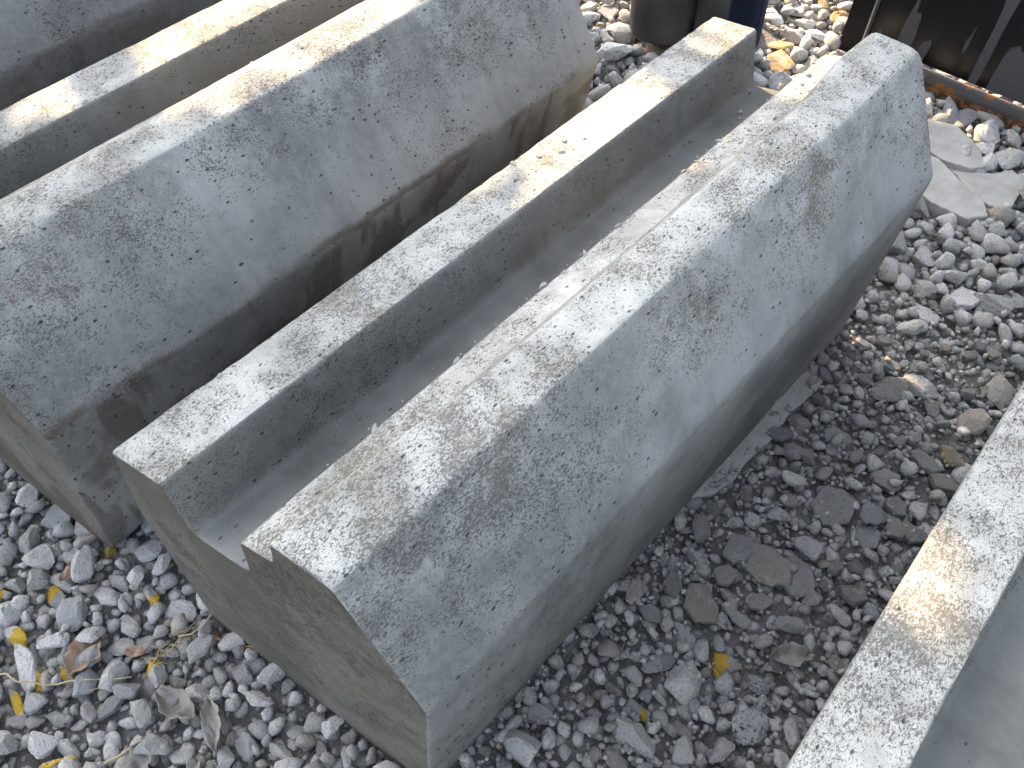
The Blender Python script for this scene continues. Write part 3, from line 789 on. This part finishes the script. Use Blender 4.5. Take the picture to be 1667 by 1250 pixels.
leaf(-.325, -.238, .052, .030, 2.2, M_leafg, 'torn grey leaf at the bottom edge below the crumpled one', curl=.8, ragged=.14, seed=5)
leaf(-.455, -.165, .030, .016, .6, M_leaf, 'tiny tan leaf near the dry straw tuft', seed=6)
leaf(-.255, -.205, .045, .025, 2.3, M_leafg, 'narrow grey leaf scrap at the bottom edge near the middle block', curl=.9, ragged=.15, seed=7)
leaf(.215, .435, .050, .030, .8, M_leafg, 'dry layered leaf scrap in the rubble near the right block', curl=.8, ragged=.15, seed=8, z=.02)

# ------------------------------------------------------------------ steel mould at the back right
t = NT('black_mould_steel'); P = t.n('ShaderNodeTexCoord').outputs['Object']
st = t.noise(t.scaled(P, (17, 1, 2.6), loc=(3.1, 0, .4)), 1., 1.6, .5, .35); fine = t.noise(P, 200, 4, .6)
sz = t.n('ShaderNodeSeparateXYZ', {0: P})
film = t.step(t.math('ADD', st, t.mul(t.step(sz.outputs[0], -.36, -.02, -.10, .07), 1.)), .50, .515)
rust = t.mul(t.step(t.math('ADD', sz.outputs[2], t.mul(t.noise(P, 25, 4), .05)), .055, .030), t.step(t.noise(P, 30, 4), .40, .55))
c_ = t.mix(film, (.006, .006, .007), t.mix(fine, (.055, .057, .060), (.085, .085, .085))); c_ = t.mix(rust, c_, (.16, .065, .02))
t.put(t.b.inputs['Base Color'], c_); t.put(t.b.inputs['Roughness'], t.math('ADD', t.step(film, 0, 1, .22, .65), t.mul(rust, .2)))
t.b.inputs['Specular IOR Level'].default_value = .4
t.put(t.b.inputs['Normal'], t.bump(t.math('ADD', t.mul(film, .4), fine), .12, .001)); M_steel = t.m
t = NT('rusty_flange_steel'); P = t.n('ShaderNodeTexCoord').outputs['Object']; a = t.noise(P, 22, 5, .65); b = t.noise(P, 250, 4, .65)
t.put(t.b.inputs['Base Color'], t.mix(t.step(a, .56, .62), t.mix(b, (.05, .048, .045), (.11, .105, .10)), t.mix(b, (.12, .045, .015), (.34, .15, .05)))); t.put(t.b.inputs['Normal'], t.bump(b, .5, .001)); M_rust = t.m
t = NT('rusty_rib_steel'); P = t.n('ShaderNodeTexCoord').outputs['Object']; b = t.noise(P, 90, 4, .65); t.put(t.b.inputs['Base Color'], t.mix(t.step(b, .4, .6), (.06, .035, .022), (.24, .11, .045))); M_rib = t.m
t = NT('plain_dark_steel'); t.b.inputs['Base Color'].default_value = (.012, .012, .013, 1); P = t.n('ShaderNodeTexCoord').outputs['Object']
t.put(t.b.inputs['Roughness'], t.step(t.noise(P, 60, 4), .3, .7, .25, .5)); t.b.inputs['Metallic'].default_value = .3; M_black = t.m
t = NT('bare_zinc'); t.b.inputs['Base Color'].default_value = (.45, .45, .44, 1); t.b.inputs['Metallic'].default_value = .9
P = t.n('ShaderNodeTexCoord').outputs['Object']; t.put(t.b.inputs['Roughness'], t.step(t.noise(P, 300, 3), .3, .7, .25, .5)); M_zinc = t.m
mould = empty('steel_mould', (0, 1.775, .012)); mould.rotation_euler.x = R(-6)
tag(mould, 'black steel casting mould with grey streaks and rusty lower flange standing behind the blocks', 'steel mould')
def box_bm(bm, x0, x1, y0, y1, z0, z1, bev=0.):
    r_ = bmesh.ops.create_cube(bm, size=1.); vs = r_['verts']
    bmesh.ops.scale(bm, vec=(x1 - x0, y1 - y0, z1 - z0), verts=vs); bmesh.ops.translate(bm, vec=((x0 + x1) / 2, (y0 + y1) / 2, (z0 + z1) / 2), verts=vs)
    if bev: bmesh.ops.bevel(bm, geom=list({e for v_ in vs for e in v_.link_edges}), offset=bev, segments=2, affect='EDGES')
def boxes(name, lst, mat, parent, bev=.001, label=None):
    bm = bmesh.new()
    for b_ in lst: box_bm(bm, *b_, bev=bev)
    me = bpy.data.meshes.new(name); bm.to_mesh(me); bm.free(); return link_mesh(name, me, mat, parent)
# slightly bowed main sheet
V = []; F = []; nx, nzv = 40, 24
for k in range(2):
    for i in range(nx):
        for j in range(nzv):
            x = -.425 + 1.15 * i / (nx - 1); z = .035 + .85 * j / (nzv - 1); V.append((x, .010 * math.sin(i / 9.) * .3 + (.006 if k else 0) + .02 * (z - .3) ** 2, z))
for i in range(nx - 1):
    for j in range(nzv - 1):
        a_ = i * nzv + j; F.append((a_, a_ + nzv, a_ + nzv + 1, a_ + 1)); o_ = nx * nzv; F.append((o_ + a_, o_ + a_ + 1, o_ + a_ + nzv + 1, o_ + a_ + nzv))
link_mesh('face_sheet', mesh_from(V, F, 'face_sheet', True), M_steel, mould)
boxes('bottom_flange', [(-.43, .73, -.040, .012, .018, .026)], M_rust, mould)
boxes('bottom_rib', [(-.43, .73, -.042, -.036, -.004, .0175)], M_rib, mould)
# end flange with slot and bolts: four plates leave the slot open
fl = empty('end_flange', (0, 0, 0)); fl.parent = mould
boxes('flange_plate', [(-.478, -.4265, -.012, -.004, .0, .215), (-.478, -.462, -.012, -.004, .2153, .275), (-.437, -.4265, -.012, -.004, .2153, .275), (-.478, -.4265, -.012, -.004, .2753, .85)], M_black, fl, bev=.0006)
boxes('edge_strip', [(-.4262, -.4222, -.020, .0, .0, .85)], M_zinc, fl, bev=.0008)
def bolt(x, z):
    bm = bmesh.new(); bmesh.ops.create_cone(bm, cap_ends=True, segments=6, radius1=.0085, radius2=.0085, depth=.008, matrix=Matrix.Translation((x, -.017, z)) @ Matrix.Rotation(R(90), 4, 'X'))
    bmesh.ops.create_cone(bm, cap_ends=True, segments=14, radius1=.0045, radius2=.004, depth=.016, matrix=Matrix.Translation((x, -.022, z)) @ Matrix.Rotation(R(90), 4, 'X'))
    me = bpy.data.meshes.new('bolt'); bm.to_mesh(me); bm.free(); link_mesh('bolt', me, M_zinc, fl)
bolt(-.460, .178); bolt(-.444, .190); bolt(-.45, .42); bolt(-.45, .62)

# ------------------------------------------------------------------ worker standing behind the blocks
t = NT('taupe_work_cloth'); P = t.n('ShaderNodeTexCoord').outputs['Object']; a = t.noise(P, 9, 4, .5); b = t.n('ShaderNodeTexWave', {'Vector': P, 'Scale': 420.}).outputs[0]
t.put(t.b.inputs['Base Color'], t.mix(t.step(a, .3, .7), (.10, .090, .085), (.17, .155, .146))); pn = t.n('ShaderNodeSeparateXYZ', {0: P}); t.put(t.b.inputs['Base Color'], t.mix(t.step(pn.outputs[0], -.078, -.086), t.b.inputs['Base Color'].links[0].from_socket, (.008, .018, .05))); t.put(t.b.inputs['Normal'], t.bump(t.math('ADD', t.noise(t.scaled(P, (1, 1, .35)), 26, 3, .5, .6), t.mul(b, .03)), 1.0, .03)); M_trous = t.m
M_navy = fibre('navy_cloth', (.006, .012, .035), (.012, .024, .065), .9); M_boot = fibre('black_boot', (.004, .004, .004), (.010, .010, .010), .5)
M_sole = fibre('tan_sole', (.16, .12, .09), (.24, .18, .14)); M_skin = fibre('skin', (.42, .25, .17), (.50, .31, .22), .6); M_hair = fibre('black_hair', (.01, .009, .008), (.02, .018, .016), .6)
def skin(name, nodes, edges, rad, mat, parent, sub=2, rootn=0):
    me = bpy.data.meshes.new(name); me.from_pydata(nodes, edges, []); o = link_mesh(name, me, mat, parent)
    o.modifiers.new('skin', 'SKIN').use_smooth_shade = True
    sv = me.skin_vertices[0].data
    for i, r_ in enumerate(rad): sv[i].radius = (r_, r_) if not hasattr(r_, '__len__') else r_; sv[i].use_root = (i == rootn)
    s_ = o.modifiers.new('sub', 'SUBSURF'); s_.levels = sub; s_.render_levels = sub
    return o
pr = empty('person', (-.722, 1.515, 0.012)); pr.rotation_euler.z = R(200)
tag(pr, 'person in taupe work trousers and black shoes standing behind the block ends', 'person')
# x = across, y = forward(-) , z up ; standing relaxed
def side(s): return s
nodes = [(0, 0, .94), (0, 0, 1.10), (0, -.01, 1.28), (0, 0, 1.43), (0, 0, 1.50), (0, -.015, 1.58), (0, -.015, 1.70)]
rad = [(.15, .11), (.135, .10), (.16, .11), (.10, .08), (.055, .055), (.075, .085), (.07, .085)]
edges = [(0, 1), (1, 2), (2, 3), (3, 4), (4, 5), (5, 6)]
def add(n_, r_, p_): nodes.append(n_); rad.append(r_); edges.append((p_, len(nodes) - 1)); return len(nodes) - 1
for s in (-1, 1):
    h_ = add((s * .095, 0, .88), .085, 0); k_ = add((s * .075, -.01, .49), .058, h_); c_ = add((s * .07, .01, .34), .055, k_); a_ = add((s * .065, .02, .09), .036, c_); f_ = add((s * .07, -.06, .040), .024, a_); add((s * .075, -.14, .034), .018, f_)
    sh_ = add((s * .17, 0, 1.40), .055, 3); e_ = add((s * .23, .02, 1.13), .042, sh_); w_ = add((s * .235, -.05, .90), .028, e_); p_ = add((s * .235, -.065, .84), (.022, .036), w_)
    for q in range(4):
        k1 = add((s * .238, -.095 + q * .020, .800 - (.004 if q in (0, 3) else 0)), .0095, p_); k2 = add((s * .234, -.097 + q * .020, .772 - (.004 if q in (1, 2) else 0)), .0085, k1); add((s * .224, -.097 + q * .020, .752), .0075, k2)
    t1 = add((s * .226, -.100, .845), .011, w_); add((s * .218, -.118, .815), .0095, t1)
skin('body', nodes, edges, rad, M_skin, pr)
# trousers: wide legs that hang over the shoes
skin('trousers', [(0, 0, .98), (0, 0, .88), (.088, 0, .82), (.078, -.01, .48), (.074, .0, .22), (.074, .0, .06), (-.088, 0, .82), (-.078, -.01, .48), (-.074, .0, .22), (-.074, .0, .06), (.074, .0, .045), (-.074, .0, .045)],
     [(0, 1), (1, 2), (2, 3), (3, 4), (4, 5), (1, 6), (6, 7), (7, 8), (8, 9), (5, 10), (9, 11)], [(.165, .125), (.17, .13), .10, .084, .082, .084, .10, .084, .082, .084, .084, .084], M_trous, pr)
skin('jacket', [(0, 0, .90), (0, 0, 1.10), (0, -.01, 1.28), (0, 0, 1.44), (.18, 0, 1.40), (.235, .02, 1.13), (.24, -.045, .93), (-.18, 0, 1.40), (-.235, .02, 1.13), (-.24, -.045, .93)],
     [(0, 1), (1, 2), (2, 3), (3, 4), (4, 5), (5, 6), (3, 7), (7, 8), (8, 9)], [(.18, .14), (.155, .12), (.18, .13), (.085, .08), .07, .055, .042, .07, .055, .042], M_navy, pr)
skin('hair', [(0, .01, 1.68), (0, .0, 1.75)], [(0, 1)], [(.083, .095), (.06, .07)], M_hair, pr)
for s in (-1, 1):
    sh = skin('shoe', [(s * .072, .02, .040), (s * .074, -.06, .040), (s * .078, -.18, .034)], [(0, 1), (1, 2)], [(.040, .034), (.042, .032), (.038, .024)], M_boot, pr)
    V = []; n_ = 28
    for z in (.0, .022):
        for i in range(n_):
            a_ = 2 * math.pi * i / n_; V.append((s * .075 + .042 * math.cos(a_) * (1 - .12 * math.sin(a_)), -.080 + .138 * math.sin(a_), z))
    F = [(i, (i + 1) % n_, n_ + (i + 1) % n_, n_ + i) for i in range(n_)] + [tuple(range(n_, 2 * n_)), tuple(reversed(range(n_)))]
    so_ = link_mesh('sole', mesh_from(V, F, 'sole'), M_sole, sh)
for s in (-1, 1):   # face: nose, eyes, ears kept small; the head is above the picture
    bm = bmesh.new(); bmesh.ops.create_uvsphere(bm, u_segments=12, v_segments=8, radius=.011, matrix=Matrix.Translation((s * .03, -.098, 1.635))); me = bpy.data.meshes.new('eye'); bm.to_mesh(me); bm.free(); link_mesh('eye', me, M_hair, pr)

# ------------------------------------------------------------------ added unseen tree, its crown cut to place sun and shade on the yard
H = Vector((math.sin(SUN_AZ), math.cos(SUN_AZ), 0)); N = SD.cross(H) * -1
N = N if N.z > 0 else -N
DIST = 4.6
def lit(u, v_):  # gaps left open in the leaves so sun patches land where wanted
    j = .05 * nz(u * 5, v_ * 5, 3)
    if u > float(np.interp(v_, [-.2, -.1, -.02, .09, .115, .2], [-.19, -.13, -.05, .01, .27, .40])) + j * .5 and u < .97 and -.22 < v_ < .20 + j * .4 and not (.69 < u < .755 and v_ > .0): return True
    if .415 < u < .53 and .395 < v_ < .475: return True
    if v_ < .02 and u > 1.15 + .98 * (v_ + .65) + j: return True
    return False
V = []; F = []; 
rt = random.Random(11)
for _ in range(56000):
    u = rt.uniform(-1.7, 2.4); v_ = rt.uniform(-1.35, 1.35)
    if ((u - .2) / 2.0) ** 2 + (v_ / 1.35) ** 2 > 1.25: continue
    if lit(u, v_) and rt.random() > (.035 if v_ > .02 else .008): continue
    c0 = SD * (DIST + rt.uniform(-.35, .5)) + H * u + N * v_
    a_ = Vector((rt.gauss(0, 1), rt.gauss(0, 1), rt.gauss(0, 1))).normalized(); b_ = a_.orthogonal().normalized(); cth = rt.uniform(0, 6.28); q_ = a_.cross(b_); b2 = b_ * math.cos(cth) + q_ * math.sin(cth); c2 = a_.cross(b2)
    L_ = rt.uniform(.045, .062); i0 = len(V)
    for (p_, q2) in ((-1, 0), (-.4, .42), (.3, .40), (1, 0), (.3, -.40), (-.4, -.42)): V.append(c0 + b2 * p_ * L_ + c2 * q2 * L_ + a_ * (abs(q2) * .01))
    F.append((i0, i0 + 1, i0 + 2, i0 + 3, i0 + 4, i0 + 5))
t = NT('added_leaf_green'); P = t.n('ShaderNodeTexCoord').outputs['Object']; t.put(t.b.inputs['Base Color'], t.mix(t.noise(P, 6, 3), (.035, .06, .02), (.08, .11, .03))); M_green = t.m
cc = SD * (DIST + .3)
tree = empty('added_shade_tree', (cc.x, cc.y, 0)); tag(tree, 'added unseen tree beyond the left blocks, crown shaped to shade the yard', 'tree')
cr = link_mesh('added_crown', mesh_from([v_ - Vector((cc.x, cc.y, 0)) for v_ in V], F, 'added_crown'), M_green, tree)
M_bark = fibre('bark', (.07, .055, .04), (.14, .11, .085), .9)
tube('added_trunk', [(.05, .2, -.05), (0, .15, .6), (.03, .05, 1.3), (0, 0, 2.2), (.02, 0, 3.0)], .13, M_bark, parent=tree, taper=.35)
for i in range(7):
    a_ = i * .9; tube('added_limb', [(.02, .03, 1.3 + i * .2), (.25 * math.cos(a_), .45 * math.sin(a_), 1.7 + i * .2), (.35 * math.cos(a_), 1.2 * math.sin(a_), 2.0 + i * .2)], .045, M_bark, parent=tree, taper=.25)

# ------------------------------------------------------------------ labels: small families of look-alikes get told apart by their place
ORD = ['', 'second from the left', 'third from the left', 'fourth from the left', 'fifth from the left', 'sixth from the left', 'seventh from the left', 'eighth from the left',
       'ninth from the left', 'tenth from the left', 'eleventh from the left']
fam = {}
for o in COL.objects:
    if o.parent is None and o.get('label') and o.name.split('.')[0] in ('gravel_stone', 'slab_fragment'): fam.setdefault(o['label'], []).append(o)
for lb, os_ in fam.items():
    if not 1 < len(os_) <= 12: continue
    os_.sort(key=lambda o: proj(o.location.x, o.location.y)[0])
    for i, o in enumerate(os_):
        o['label'] = lb.replace(' lying', '') + ', ' + ('leftmost' if i == 0 else 'rightmost' if i == len(os_) - 1 else ORD[i])
